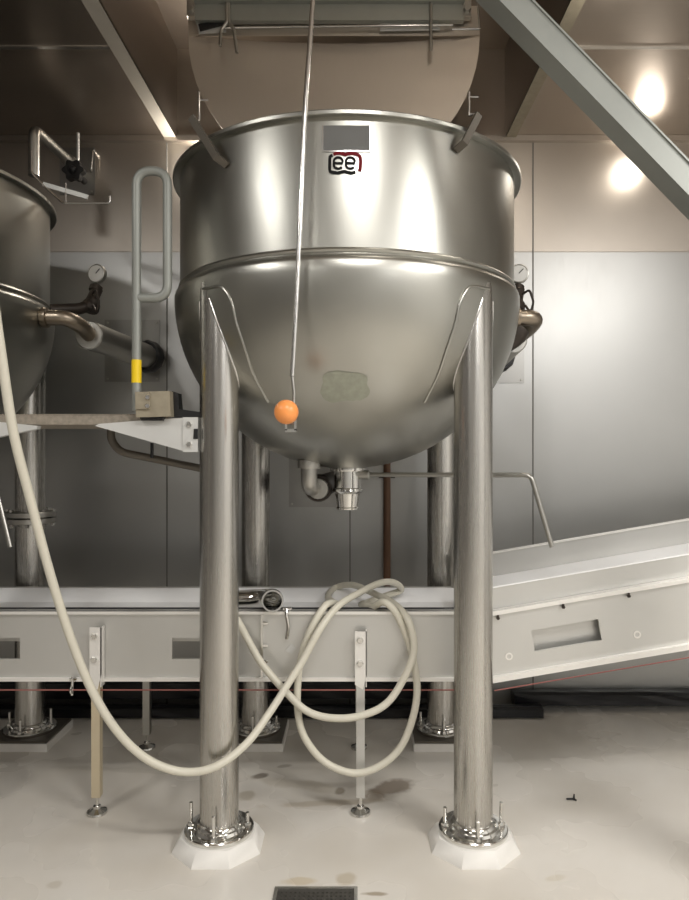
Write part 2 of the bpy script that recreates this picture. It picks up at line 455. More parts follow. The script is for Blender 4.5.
# emblem and name plate bent round the wall of the kettle
RC = .765
def on_wall(px, py, off=.0015):
    o = Vector((0, 0, H)); dv = Vector(((px - CX) / F, 1, (CY - py) / F))
    ex, ey = o.x - KX, o.y - KY; A = dv.x ** 2 + 1; Bq = 2 * (ex * dv.x + ey); Cq = ex * ex + ey * ey - RC * RC
    p = o + dv * ((-Bq - math.sqrt(Bq * Bq - 4 * A * Cq)) / (2 * A))
    n = Vector((p.x - KX, p.y - KY, 0)).normalized()
    return p + n * off
def stroke(bm, pts, wpx, off=.0022, closed=False):
    pts = [Vector((a, b)) for a, b in pts]; n = len(pts); L = []; R = []
    for i in range(n):
        p0 = pts[(i - 1) % n] if (closed or i > 0) else pts[i]; p1 = pts[(i + 1) % n] if (closed or i < n - 1) else pts[i]
        t = (p1 - p0).normalized(); nn = Vector((-t.y, t.x)) * wpx / 2
        L.append(bm.verts.new(on_wall(*(pts[i] + nn), off))); R.append(bm.verts.new(on_wall(*(pts[i] - nn), off)))
    for i in range(n if closed else n - 1):
        j = (i + 1) % n; bm.faces.new((L[i], L[j], R[j], R[i]))
def thicken(bm):
    fs = bm.faces[:]
    r = bmesh.ops.extrude_face_region(bm, geom=fs)
    for v in r['geom']:
        if isinstance(v, bmesh.types.BMVert):
            v.co += Vector((v.co.x - KX, v.co.y - KY, 0)).normalized() * .0012
def arc(cx, cy, rx, ry, a0, a1, n=12):
    return [(cx + rx * math.cos(math.radians(a0 + (a1 - a0) * i / n)), cy + ry * math.sin(math.radians(a0 + (a1 - a0) * i / n))) for i in range(n + 1)]
b = B()
stroke(b, [(332.5, 155.5), (330, 157), (329.8, 160), (329.8, 170), (330.2, 171.8), (333, 172.6), (338, 173.2), (342, 172.2), (344.5, 171.6), (347, 172.4), (351, 173.2), (355.5, 172.3)], 3.1)
for ex in (338.3, 350.3):
    stroke(b, [(ex - 4.2, 163.2), (ex + 4.0, 163.6), (ex + 4.4, 161.2)] + arc(ex, 161.8, 4.4, 4.2, -8, -180, 12) + arc(ex, 165.2, 4.4, 3.6, 180, 38, 12), 2.3)
thicken(b)
emblem = obj('emblem', b, 'logoblack', kettle, label='black letters of the emblem')
b = B()
stroke(b, [(333.5, 154.6), (336, 153.4), (340, 153.2), (343.5, 154.3), (345.5, 155), (348, 154), (352, 153.4), (357, 154.4), (359.8, 156.4), (360.4, 159), (360.4, 167), (359.6, 171.5)], 3.3)
thicken(b); obj('emblem_outline', b, 'logored', emblem, label='dark red upper outline of the emblem')
b = B()
stroke(b, [(323.5, 138.5), (335, 138.3), (347, 138.2), (358, 138.3), (369.5, 138.5)], 25)
thicken(b); np_ = obj('name_plate', b, 'plate', kettle)
b = B(); stroke(b, [(323, 126), (323, 139), (323, 151.6), (335, 151.5), (347, 151.4), (358, 151.5), (370, 151.6), (370, 139), (370, 126)], 1.3, .0034)
thicken(b); obj('plate_edge', b, 'bright', np_)
# worn patch on the front of the bowl
b = B(); ring = []
c0 = azel(bowl_hit(345, 387))
cv = b.verts.new(on_bowl(c0[0], c0[1], .0012))
for k in range(40):
    a = 2 * PI * k / 40
    rx = 23 * (1 + .06 * math.sin(5 * a) + .05 * random.random()); ry = 14 * (1 + .09 * math.sin(3 * a + 1) + .1 * random.random())
    sq = (abs(math.cos(a)) ** 4 + abs(math.sin(a)) ** 4) ** -.25
    ring.append(b.verts.new(on_bowl(*azel(bowl_hit(345 + rx * math.cos(a) * sq, 387 + ry * math.sin(a) * sq)), .0012)))
for k in range(40): b.faces.new((cv, ring[k], ring[(k + 1) % 40]))
thicken(b); obj('residue_patch', b, 'stain', kettle, label='dull green grey patch on the bowl')

# rim brackets: flat bars welded outside, standing past the rim, with a thin upright that carries pins
def rim_bracket(pa, pb, px_up, sgn):
    b = B()
    lo = on_wall(*pa, .004); n = Vector((lo.x - KX, lo.y - KY, 0)).normalized(); tg = Vector((-n.y, n.x, 0))
    dlo = lo.y
    hi = P(pb[0], pb[1], dlo - .02)
    ax = (hi - lo).normalized(); side = ax.cross(n).normalized()
    mid = lo + (hi - lo) * .5 + n * .045
    path = [lo, lo + n * .035 + (hi - lo) * .12, hi]
    for q, s in zip(path, path[1:]):
        pass
    nn = side.cross(ax).normalized()
    L = []
    for q in path:
        L.append([b.verts.new(q + side * .014 * i + nn * .006 * j) for i, j in ((-1, -1), (1, -1), (1, 1), (-1, 1))])
    for q, s in zip(L, L[1:]):
        for k in range(4): b.faces.new((q[k], q[(k + 1) % 4], s[(k + 1) % 4], s[k]))
    b.faces.new(L[0][::-1]); b.faces.new(L[-1])
    o = obj('rim_bracket', b, 'bracket', kettle)
    b = B()
    u0 = P(px_up, 121 if sgn < 0 else 116, dlo + .02); u1 = P(px_up, 92, dlo + .02)
    tube(b, [hi + (u0 - hi) * .0, u0, u1], .0045, 8)
    for yy in ((100,) if sgn < 0 else (97, 114)):
        q = P(px_up, yy, dlo + .02); tube(b, [q, q + Vector((.035, 0, 0))], .0035, 8)
    obj('pin_stem', b, 'bright', o)
rim_bracket((228, 166), (191, 117), 199, -1)
rim_bracket((455, 151), (479, 114), 469, 1)

# steam inlet with valve and gauge on the right flank
def steam_inlet(root, ox, lag0, lag1, lump):
    O = Vector((ox, 0, 0))
    p0 = on_bowl(.03, -.07, -.012) + O; nx = Vector((1, .03, 0)); p1 = p0 + nx * .125
    L0 = Vector((KX + lag0[0], lag0[1], lag0[2])) + O; L1 = Vector((KX + lag1[0], lag1[1], lag1[2])) + O; la = (L1 - L0).normalized()
    va = B(); tube(va, rounded([p0, p1, p1 + (L0 - p1) * .45 + nx * .02, L0 + la * .02], .075, 8), .037, 20)
    lathe(va, [(.03, 0), (.046, 0), (.048, .006), (.048, .026), (.03, .032)], p0 + nx * .012, 20, nx)
    inlet = obj('steam_inlet', va, 'brass', root)
    va = B(); q0 = Vector((KX + .715, KY + .27, zc + .035)) + O; q1 = Vector((KX + .875, 3.61, zc + .06)) + O; q2 = Vector((KX + .905, 3.66, zc + .175)) + O
    tube(va, rounded([q0, q1, q2], .09, 8), [.034] * 5 + [.032, .03, .028, .028, .028, .024][:6] if False else .030, 16)
    lathe(va, [(0, 0), (.04, 0), (.046, .01), (.046, .04), (.034, .06), (.026, .11), (.034, .12), (.034, .145), (.014, .16), (0, .16)], q1 + Vector((.004, .01, -.01)), 16, (.15, .3, 1))
    obj('valve', va, 'iron', inlet)
    gc = Vector((KX + .905, 3.66, H + (CY - 274) * 3.66 / F)) + O; gax = Vector((-.23, -1, .05)).normalized()
    va = B(); tube(va, [q2, gc], .009, 10)
    lathe(va, [(0, -.02), (.042, -.02), (.050, -.012), (.050, .014), (.045, .016), (.045, .010), (0, .010)], gc, 28, gax)
    gg = obj('gauge', va, 'dull', inlet)
    va = B(); lathe(va, [(0, .0103), (.0445, .0103), (.0445, .0125), (0, .0125)], gc, 28, gax); obj('gauge_face', va, 'glass', inlet)
    sd = Vector((0, 0, 1)).cross(gax).normalized(); va = B()
    tube(va, [gc + gax * .014, gc + gax * .014 + (sd * .7 + Vector((0, 0, .7))) * .032], .0022, 6); obj('needle', va, 'black', inlet)
    va = B(); q = q1 + Vector((.03, -.02, .07)); tube(va, rounded([q, q + Vector((.03, -.03, .02)), q + Vector((.05, -.04, -.05)), q + Vector((.035, -.03, -.10)), q + Vector((.01, -.02, -.06))], .02), .0065, 8)
    obj('lever', va, 'iron', inlet)
    va = B(); n = (L1 - L0).length
    lathe(va, [(0, 0), (.066, 0), (.071, .005), (.071, n), (0, n)], L0, 28, la); obj('pipe_lagging', va, 'dull', inlet)
    va = B(); lathe(va, [(.071, 0), (.088, 0), (.094, .012), (.10, .03), (.10, .06), (.085, .075), (.071, .075)], L1 - la * .14, 12, la, True); obj('clamp', va, 'black', inlet)
    if lump:
        va = B(); c = p0 + Vector((.055, .03, -.02))
        lathe(va, [(0, 0), (.016, .0), (.04, .05), (.052, .09), (.05, .13), (0, .13)], c + Vector((-.075, .0, -.135)), 10, Vector((.55, 0, .85)).normalized()); obj('trap', va, 'iron', inlet)
lag_end = lambda x: (x, WALL - .01, H + .584)
steam_inlet(kettle, 0, (.868, 3.62, H + .60), (.90, WALL - .01, H + .585), True)

# second kettle: a copy without the lid and emblem is made below, before the lid is added
kettle2 = copy_tree(kettle, None, ('emblem', 'name_plate', 'residue_patch', 'rim_bracket', 'condensate_pipe', 'steam_inlet'))
kettle2.location = (P(30.3, 0, 3.755).x - LO, KY, 0); dx2 = kettle2.location.x - KX
tag(kettle2, 'stainless steam kettle cut off by the left edge, behind the work platform', 'kettle', 'steam kettles on tall legs')
ORG[kettle2.name] = Vector(kettle2.location)
steam_inlet(kettle2, dx2, (.956, 3.41, H + .588), (1.036, WALL - .01, H + .584), False)
lx, ly = kettle2.location.x + LO, KY + LO; lz = P(0, 517, 3.755).z
b = B()
for z0 in (lz - .032, lz + .003): lathe(b, [(.076, z0), (.128, z0), (.131, z0 + .003), (.131, z0 + .026), (.128, z0 + .029), (.076, z0 + .029)], (lx, ly, 0), 36, closed=True)
cf = obj('leg_coupling', b, 'dull', kettle2)
for k in range(8):
    a = k * PI / 4 + .3; x, y = lx + .112 * math.cos(a), ly + .112 * math.sin(a)
    b = B(); lathe(b, [(0, -.05), (.012, -.05), (.012, -.032), (.006, -.032), (.006, .032), (.012, .032), (.012, .046), (0, .046)], (x, y, lz), 6)
    obj('flange_bolt', b, 'chrome', cf)
# wire latch and flat lever on its rim
b = B(); dd = 3.45
tube(b, rounded([P(32, 150, dd), P(32, 173, dd), P(44, 186, dd), P(63, 203, dd), P(110, 203, dd), P(110, 196, dd)], .012), .0055, 8)
tube(b, [P(66, 183, dd), P(66, 204, dd)], .0045, 8)
lt = obj('rim_latch', b, 'bright', kettle2)
b = B(); a0, a1 = P(43, 184, dd), P(88, 197, dd); ax = (a1 - a0).normalized(); up = Vector((-ax.z, 0, ax.x))
prism(b, [a0 + up * .010, a1 + up * .010, a1 - up * .012, a0 - up * .012], (0, -.004, 0), (0, .004, 0))
obj('latch_lever', b, 'alu', lt)

# raised lid of the main kettle
DL = 3.62; LCX = P(334, 0, DL).x; LCZ = P(0, 35, DL).z; LCF = P(0, 20, DL).z; LR = .765
def half_shell(bm, n=28, m=10, dish=.07, th=.004):
    g = []
    for side in (0, 1):
        rows = []
        for i in range(m + 1):
            r = LR * i / m; row = []
            for k in range(n + 1):
                a = PI + PI * k / n
                y = dish * (1 - (i / m) ** 2) * 1.0 + side * th
                row.append(bm.verts.new((r * math.cos(a), y, r * math.sin(a))))
            rows.append(row)
        g.append(rows)
    for side in (0, 1):
        for i in range(m):
            for k in range(n):
                q = [g[side][i][k], g[side][i][k + 1], g[side][i + 1][k + 1], g[side][i + 1][k]]
                bm.faces.new(q)
    for k in range(n): bm.faces.new((g[0][m][k], g[0][m][k + 1], g[1][m][k + 1], g[1][m][k]))
    bmesh.ops.remove_doubles(bm, verts=bm.verts, dist=1e-5)
    return bm
b = half_shell(B())
for v in b.verts: v.co = v.co + Vector((LCX, DL, LCZ))
box(b, LCX - LR, LCX + LR, DL, DL + .004, LCZ - .004, P(0, 6, DL).z)
lid = obj('lid', b, 'lid', kettle)
b = half_shell(B(), dish=.04)
for v in b.verts: v.co = Vector((v.co.x + LCX, DL - .03 + v.co.z * .98, LCF + .11 + v.co.y * .5))
fl = obj('folded_lid', b, 'lid', kettle)
yb = DL - .055
# hinge beam with end plates, rod and hooks
b = B(); pz0, pz1 = P(0, 20, yb).z, P(0, 2, yb).z
box(b, P(195, 0, yb).x, P(464, 0, yb).x, yb, yb + .035, pz0, pz1)
box(b, P(195, 0, yb).x, P(464, 0, yb).x, yb - .03, yb, pz1 - .012, pz1)
bevel(b, .002, 1)
hb = obj('hinge_beam', b, 'bar', lid)
b = B(); tube(b, [P(222, 28, yb + .01), P(453, 25, yb + .01)], .0065, 10); obj('hinge_rod', b, 'bright', lid)
b = B()
prism(b, [P(196, 20, yb + .03), P(226, 21, yb + .03), P(226, 32, yb + .03), P(199, 34, yb + .03)], (0, 0, 0), (0, .004, 0)); obj('stop_plate', b, 'alu', lid); b = B()
prism(b, [P(380, 19, yb + .03), P(440, 19, yb + .03), P(440, 30, yb + .03), P(380, 31, yb + .03)], (0, 0, 0), (0, .004, 0))
obj('stop_plate', b, 'alu', lid)
b = B(); prism(b, [P(198, 24, yb + .02), P(215, 21, yb + .02), P(226, 20, yb + .02), P(222, 25, yb + .02), P(200, 31, yb + .02)][:5], (0, 0, 0), (0, .006, 0)); obj('rubber_wedge', b, 'black', lid)
for px, tip in ((227, ((221, 30), (220, 46))), (229, ((234, 30), (237, 53))), (431, ((431, 25), (431, 50)))):
    b = B(); tube(b, rounded([P(px, 0, yb - .012), P(px, 22, yb - .012), P(*tip[0], yb - .012), P(*tip[1], yb - .012)], .01), [.009] * 16 if False else .0085, 10)
    obj('hook', b, 'dull', lid)
b = B(); tube(b, rounded([P(478, 2, yb), P(480, 29, yb), P(452, 29.5, yb)], .008), .006, 8); obj('corner_bracket', b, 'bright', lid)
for px in (191, 467):
    b = B(); box(b, P(px - 4, 0, yb).x, P(px + 4, 0, yb).x, yb - .008, yb + .03, P(0, 17, yb).z, P(0, 1, yb).z); ep = obj('end_plate', b, 'dull', lid)
    b = B(); bolt(b, P(px, 10, yb - .008), (0, -1, 0), .02, .02); obj('end_bolt', b, 'dull', lid)
for s in (-.35, .35):
    b = B(); tube(b, rounded([(LCX + s, KY + .74, zr + .0), (LCX + s, DL + .14, zr + .12), (LCX + s, DL + .10, LCZ - .5)], .06), .016, 12); obj('hinge_arm', b, 'dull', lid)
b = B()
box(b, P(327, 0, 2.43).x - .02, P(327, 0, 2.43).x + .02, 2.40, DL - .55, LCF + .085, LCF + .105); obj('lid_arm', b, 'dull', lid)

# pull rod with ball hanging in front of the kettle
dr = 2.41
top = P(313, 0, 2.42); 
rp = [P(327, -222, 2.425), P(313, 0, 2.42), P(305, 112, dr), P(298, 270, dr), P(294, 345, dr), P(292, 376, dr)]
pull = thing('pull_rod', 'long thin steel pull rod with an orange ball hanging before the kettle', 'pull rod', P(290, 428, dr))
b = B(); tube(b, spline(rp, 8), .0088, 12); obj('rod', b, 'bright', pull)
b = B(); tube(b, [P(292, 374, dr), P(294, 392, dr), P(293, 425, dr)], .006, 10); obj('rod_tip', b, 'dull', pull)
b = B(); sphere(b, P(286.3, 412, dr - .02), .0425, 32, 18); obj('ball', b, 'orange', pull)
b = B(); q = P(291, 427, dr)
box(b, q.x - .02, q.x - .012, q.y - .012, q.y + .012, q.z - .012, q.z + .014); box(b, q.x + .012, q.x + .02, q.y - .012, q.y + .012, q.z - .012, q.z + .026); box(b, q.x - .02, q.x + .02, q.y - .012, q.y + .012, q.z - .018, q.z - .008)
obj('end_clip', b, 'chrome', pull)

# ------------------------------------------------------------------ plinths
plab = {(-1, -1): 'white octagonal plinth under the front leg nearest the drain, left side of the emblem kettle',
        (1, -1): 'white octagonal plinth under the right front leg of the emblem kettle',
        (-1, 1): 'square plinth with dark top plate under the left rear leg, behind the hose coil',
        (1, 1): 'square plinth with dark top plate partly behind the right front kettle leg'}
def plinth(x, y, label, square=False):
    if square:
        b = B(); box(b, x - .165, x + .165, y - .165, y + .165, 0, .040); bevel(b, .006, 2)
        o = tag(obj('plinth', b, 'concrete', origin=(x, y, 0)), label, 'plinth', 'plinths under the kettle legs')
        b = B(); box(b, x - .158, x + .158, y - .158, y + .158, .040, .0518); bevel(b, .002, 1); obj('top_plate', b, 'bracket', o)
        return
    b = B()
    prof = [(0, 0), (.186, 0), (.183, .008), (.158, .046), (.152, .052), (0, .052)]
    rot = Matrix.Rotation(PI / 8, 3, 'Z')
    lathe(b, prof, (0, 0, 0), 8)
    for v in b.verts: v.co = rot @ v.co + Vector((x, y, 0))
    tag(obj('plinth', b, 'concrete', origin=(x, y, 0)), label, 'plinth', 'plinths under the kettle legs')
for (sx, sy), lb in plab.items(): plinth(KX + sx * LO, KY + sy * LO, lb, sy > 0)
plinth(KX + dx2 + LO, KY + LO, 'square plinth at the left edge under the leg with a bolted coupling', True)

# ------------------------------------------------------------------ work platform, left
plat = thing('work_platform', 'narrow grating work platform bracketed between the two kettles', 'platform', (P(70, 0, 2.7).x, 2.9, P(0, 425, 2.7).z))
dp = 2.72
b = B(); z0, z1 = P(0, 424.5, dp).z, P(0, 415, dp).z
box(b, kettle2.location.x + LO + .1, P(150, 0, dp).x, dp, dp + .48, z0, z1); bevel(b, .006, 2)
for k in range(60):
    xx = P(-30 + k * 3, 0, dp).x; box(b, xx - .003, xx + .003, dp - .002, dp + .46, z1 - .001, z1 + .004)
obj('deck', b, 'grate', plat)
def gusset(pts):
    b = B(); prism(b, [P(x, y, dp) for x, y in pts], (0, -.012, 0), (0, .02, 0)); return b
gr = obj('gusset', gusset([(96, 426), (100, 424), (150, 420), (185, 418), (198, 418), (198, 450), (184, 451)]), 'alu', plat)
b = B(); prism(b, [P(x, y, dp) for x, y in ((184, 417.5), (199, 417.5), (199, 452), (184, 452))], (0, -.018, 0), (0, -.012, 0))
mp_ = obj('mounting_plate', b, 'alu', plat)
for yy in (424.5, 444.5):
    b = B(); bolt(b, P(190.5, yy, dp) + Vector((0, -.018, 0)), (0, -1, 0), .013, .012); obj('plate_bolt', b, 'chrome', mp_)
b = B(); prism(b, [P(x, y, dp) for x, y in ((195, 429), (199, 429), (199, 439), (194.5, 439))], (0, -.022, 0), (0, -.018, 0)); obj('slot_cover', b, 'black', mp_)
obj('gusset', gusset([(-60, 419), (-20, 420), (30, 425), (39, 426), (38, 429), (0, 437), (-60, 448)]), 'alu', plat)
b = B(); prism(b, [P(x, y, dp) for x, y in ((139, 393), (173, 392), (174, 417), (140, 418))], (0, -.05, 0), (0, .03, 0)); bevel(b, .004)
bk = obj('hinge_block', b, 'tan', plat)
b = B(); prism(b, [P(x, y, dp) for x, y in ((140, 393.5), (153.5, 393.5), (153.5, 410), (140, 410))], (0, -.058, 0), (0, -.05, 0))
obj('hinge_plate', b, 'tan', bk)
for yy in (397.5, 406):
    b = B(); bolt(b, P(148, yy, dp - .058), (0, -1, 0), .011, .01); obj('hinge_bolt', b, 'bright', bk)
b = B(); prism(b, [P(x, y, dp) for x, y in ((172, 391), (178, 393), (179, 409), (200, 412), (200, 417), (172, 417.5))], (0, .0, 0), (0, .06, 0)); obj('backing_bar', b, 'black', plat)
b = B(); prism(b, [P(x, y, dp) for x, y in ((142, 417), (166, 417), (165, 421), (144, 421))], (0, -.035, 0), (0, .0, 0)); obj('rubber_pad', b, 'black', plat)
b = B(); dt = dp + .16; tube(b, rounded([P(111, 428, dt), P(111, 440, dt), P(120, 452, dt), P(204, 469, dt + .08)], .06, 8), .0165, 14); obj('brace_tube', b, 'bracket', plat)
b = B(); tube(b, [P(152, 443, dt), P(152, 458, dt)], .007, 8); obj('brace_stay', b, 'black', plat)
# handrail
dh = dp - .03
b = B()
tube(b, rounded([P(136.5, 411, dh), P(136.5, 171, dh), P(167.5, 171, dh), P(167.5, 298, dh), P(139, 298, dh)], .062, 10), .0178, 18)
hr = obj('handrail', b, 'greyrail', plat)
b = B(); tube(b, [P(136.5, 360, dh), P(136.5, 383, dh)], .0192, 20); obj('warning_band', b, 'yellow', hr, label='yellow tape band')

# ------------------------------------------------------------------ flat conveyor
DC = 3.0
cz = lambda y, d=DC: H + (CY - y) * d / F
cx = lambda x, d=DC: (x - CX) * d / F
XE = cx(489); XF = XE - .08
conv = thing('conveyor', 'long level stainless conveyor running between the front and rear kettle legs', 'conveyor', (cx(250), DC + .3, 0))
zt, zb_ = cz(611), cz(679)
b = B(); us = [-4.0, cx(-50), cx(20), cx(172), cx(236), XF]; vs = [zb_, cz(659), cz(638), zt]
holed(b, us, vs, {(1, 1), (3, 1)}, DC, DC + .012)
sp = obj('side_panel', b, 'conv', conv)
b = B(); box(b, -4.0, XF, DC - .014, DC + .03, zt - .012, zt); obj('top_edge', b, 'convlip', sp)
b = B(); box(b, -4.0, XF, DC - .016, DC + .02, zb_ - .006, zb_ + .008); obj('bottom_edge', b, 'convlip', sp)
b = B(); box(b, -4.0, XF, DC + .03, DC + .06, zt - .05, zt + .003); obj('belt_seal', b, 'black', conv)
zbelt = .82; zg = cz(589, 3.5)
b = B(); box(b, -4.0, XF, DC + .062, 3.45, zbelt - .02, zbelt); obj('belt', b, 'belt', conv, label='white belt')
b = B(); prism(b, [(0, 3.40, zbelt), (0, 3.50, zg), (0, 3.53, zg), (0, 3.53, zbelt - .02), (0, 3.452, zbelt - .02), (0, 3.452, zbelt)], (-4.0, 0, 0), (XF, 0, 0)); obj('guide_rail', b, 'white', conv, label='white guide rail')
b = B(); box(b, -4.0, XF, 3.605, 3.617, zb_, zg - .01); obj('rear_panel', b, 'conv', conv)
b = B(); box(b, cx(263) - .008, cx(263) + .002, DC - .016, DC, zb_ + .01, zt - .013)
obj('joint_flange', b, 'bright', sp)
for yy in (623, 645, 661):
    b = B(); bolt(b, (cx(263) + .002, DC - .008, cz(yy)), (1, 0, 0), .008, .02); obj('joint_bolt', b, 'chrome', sp)
b = B(); tube(b, rounded([(cx(287), DC - .02, zt + .012), (cx(287), DC - .03, zt - .01), (cx(289), DC - .02, cz(625)), (cx(287), DC - .012, cz(638))], .02), .008, 8)
tube(b, [(cx(283), DC - .0, zt + .01), (cx(292), DC - .0, zt + .01)], .008, 8)
obj('hook', b, 'bright', conv)
b = B(); c = Vector((cx(291), DC - .0155 + .012, cz(649))); s = .024
prism(b, [c + Vector((0, 0, s)), c + Vector((s, 0, .2 * s)), c + Vector((.1 * s, 0, -s)), c + Vector((-s, 0, -.2 * s))], (0, -.003, 0), (0, .003, 0)); obj('sticker', b, 'alu', conv, label='small pale diamond sticker')
def conv_leg(px, py0, col, d, foot_y, bracket=True, rear=False):
    x = cx(px, d); b = B(); zf = .0
    ztop = zb_ + .02 if not rear else zb_ + .05
    box(b, x - .018, x + .018, d - .018, d + .018, .075, ztop); bevel(b, .003)
    lg = obj('leg', b, col, conv)
    b = B(); tube(b, [(x, d, .012), (x, d, .078)], .008, 10)
    lathe(b, [(0, 0), (.042, 0), (.044, .004), (.042, .012), (.025, .018), (.016, .024), (.016, .034), (0, .036)], (x, d, .0), 24)
    obj('foot', b, 'chrome', lg)
    if bracket:
        b = B(); zz = cz(py0)
        prism(b, [(x - .024, d, zb_ - .01), (x + .01, d, zb_ - .03), (x + .026, d, zb_ + .03), (x + .026, d, zz), (x - .024, d, zz)], (0, -.022, 0), (0, -.017, 0))
        prism(b, [(x + .022, d, zb_ - .02), (x + .026, d, zb_ - .02), (x + .026, d, zz), (x + .022, d, zz)], (0, -.022, 0), (0, .018, 0))
        br = obj('bracket', b, 'convlip', lg)
        for yy in (py0 + 8, py0 + 31):
            b = B(); bolt(b, (x - .002, d - .022, cz(yy)), (0, -1, 0), .015, .014); obj('bracket_bolt', b, 'chrome', br)
    return lg
conv_leg(97, 625, 'tanleg', DC - .024, 818)
conv_leg(360.5, 629, 'conv', DC - .024, 818)
conv_leg(147, 0, 'dull', 3.635, 748, False, True)
conv_leg(359, 0, 'dull', 3.635, 748, False, True)
# pull cord below the level conveyor
b = B(); zk = cz(690, 2.97); tube(b, [(-4.0, 2.97, zk), (XF, 2.97, zk)], .0032, 8); obj('pull_cord', b, 'red', conv, label='thin red cord')
b = B(); q = Vector((cx(72, 2.97), 2.97, zk)); tube(b, [q + Vector((0, .01, .055)), q + Vector((0, 0, .0)), q + Vector((0, 0, -.022))], .006, 8); lathe(b, [(.008, -.004), (.016, -.004), (.016, .004), (.008, .004)], q, 16, (1, 0, 0), True)
lathe(b, [(0, 0), (.016, 0), (.016, .008), (0, .008)], q + Vector((0, .01, .04)), 6)
obj('eye_bolt', b, 'chrome', conv)

# ------------------------------------------------------------------ inclined conveyor
ang = math.atan(.17)
T = Matrix.Translation((XE + .012, 0, cz(680.3))) @ Matrix.Rotation(-ang, 4, 'Y')
inc = thing('inclined_conveyor', 'stainless conveyor sloping up to the right with one slot in its side', 'conveyor', (XE + .6, DC + .3, 0))
LEN = 3.2; pan = (611 - 680) * -1 * DC / F * math.cos(ang)
u0 = (cx(530) - XE) / math.cos(ang) + .025; u1 = (cx(597) - XE) / math.cos(ang) + .025
b = B(); holed(b, [0, u0, u1, LEN], [0, .092, .185, pan], {(1, 1)}, DC, DC + .012, T); sp = obj('side_panel', b, 'conv', inc)
b = B(); box(b, 0, LEN, DC - .016, DC + .03, pan - .016, pan, T); obj('top_edge', b, 'convlip', sp)
b = B(); box(b, 0, LEN, DC - .022, DC + .02, -.006, .018, T); obj('bottom_edge', b, 'convlip', sp)
vz = .387
b = B(); box(b, 0, LEN, DC + .035, DC + .05, pan - .03, vz, T); sk = obj('skirt', b, 'conv', inc)
b = B(); box(b, 0, LEN, DC + .05, DC + .058, .02, pan - .03, T); obj('inner_panel', b, 'conv', inc)
b = B(); box(b, 0, LEN, DC + .03, DC + .25, vz, vz + .006, T); obj('skirt_top', b, 'white', sk)
b = B(); box(b, 0, LEN, DC + .25, 3.6, .30, .32, T); obj('belt', b, 'belt', inc)
b = B(); box(b, 0, LEN, 3.605, 3.62, 0, .436, T); rp_ = obj('rear_panel', b, 'conv', inc)
b = B(); box(b, 0, LEN, 3.595, 3.625, .436, .444, T); obj('rear_edge', b, 'convlip', rp_)
for px in (505, 571, 637):
    b = B(); u = (cx(px) - XE); q = T @ Vector((u, DC - .012, pan - .03)); bolt(b, q, (0, -1, 0), .008, .012); box(b, q.x - .004, q.x + .004, q.y - .006, q.y + .004, q.z - .002, q.z + .012); obj('edge_bolt', b, 'iron', sp)
for px in (510, 640):
    b = B(); q = T @ Vector((cx(px) - XE, DC - .001, .09)); lathe(b, [(.010, -.002), (.016, -.002), (.016, .002), (.010, .002)], q, 20, (0, 1, 0), True); obj('cover_washer', b, 'convlip', sp)
for yy in (DC + .03, 3.6):
    b = B(); x = 3.3; box(b, x - .02, x + .02, yy - .02, yy + .02, .02, (T @ Vector((2.75, 0, .03))).z); box(b, x - .05, x + .05, yy - .05, yy + .05, 0, .02); obj('leg', b, 'dull', inc)
    b = B(); x = 1.75; 
b = B(); tube(b, [T @ Vector((0, 2.97, -.035)), T @ Vector((LEN, 2.97, -.035))], .0028, 8); obj('pull_cord', b, 'red', inc, label='thin red cord')

# ------------------------------------------------------------------ loose things on the conveyor
b = B(); ra = .047; d1 = 3.19
st = Vector((P(226, 0, d1).x, d1, zbelt + ra + .001)); end = Vector((P(272.5, 0, 2.965).x, 2.965, zt + ra + .004))
path = rounded([st, Vector((end.x - .022, d1 - .01, zt + ra - .03)), end], .11, 12)
n = 28; fr = frames(path)
outer = [[b.verts.new(p + (a * math.cos(2 * PI * k / n) + c * math.sin(2 * PI * k / n)) * ra) for k in range(n)] for p, a, c in fr]
inner = [[b.verts.new(p + (a * math.cos(2 * PI * k / n) + c * math.sin(2 * PI * k / n)) * (ra - .007)) for k in range(n)] for p, a, c in fr]
for G in (outer, inner):
    for q, s in zip(G, G[1:]):
        for k in range(n): b.faces.new((q[k], q[(k + 1) % n], s[(k + 1) % n], s[k]))
for e in (0, -1):
    for k in range(n): b.faces.new((outer[e][k], outer[e][(k + 1) % n], inner[e][(k + 1) % n], inner[e][k]))
tag(obj('pipe_elbow', b, 'chrome', origin=(st + end) / 2 - Vector((0, 0, ra))), 'short polished open-ended steel pipe lying on the conveyor belt by the front leg', 'pipe')

# hose: off frame at the upper left, down in front of the leg, coiled over the conveyor
dh_ = DC - .045
hp = [P(-60, 60, 2.15), P(-22, 200, 2.18), P(0, 345, 2.22), P(13, 430, 2.27), P(30, 498, 2.33), P(52, 580, 2.4), P(75, 650, 2.46), P(97, 700, 2.5), P(123, 738, 2.54), P(152, 762, 2.57), P(185, 772, 2.6), P(217, 766, 2.62),
      P(247, 743, 2.7), P(270, 712, 2.8), P(288, 684, 2.86), P(303, 660, 2.9), P(320, 629, 2.93), P(337, 607, 3.0), P(357, 594, 3.1), P(380, 583, 3.2), P(395, 583, 3.32), P(401, 590, 3.42)]
hp += [Vector((.15, 3.36, zbelt + .04)), Vector((.06, 3.3, zbelt + .02)), Vector((.03, 3.18, zbelt + .035)),
       P(372, 607, 3.06), P(383, 602, 2.98), P(393, 609, dh_), P(402, 625, dh_), P(411, 650, dh_), P(417, 686, dh_ - .01), P(413, 717, dh_ - .02), P(400, 748, dh_ - .03), P(378, 767, dh_ - .035), P(353, 773, dh_ - .035),
       P(325, 762, dh_ - .03), P(305, 738, dh_ - .03), P(298, 712, dh_ - .02), P(298, 680, dh_ - .01), P(303, 650, dh_), P(313, 625, dh_), P(325, 606, 2.99), P(333, 603, 3.06)]
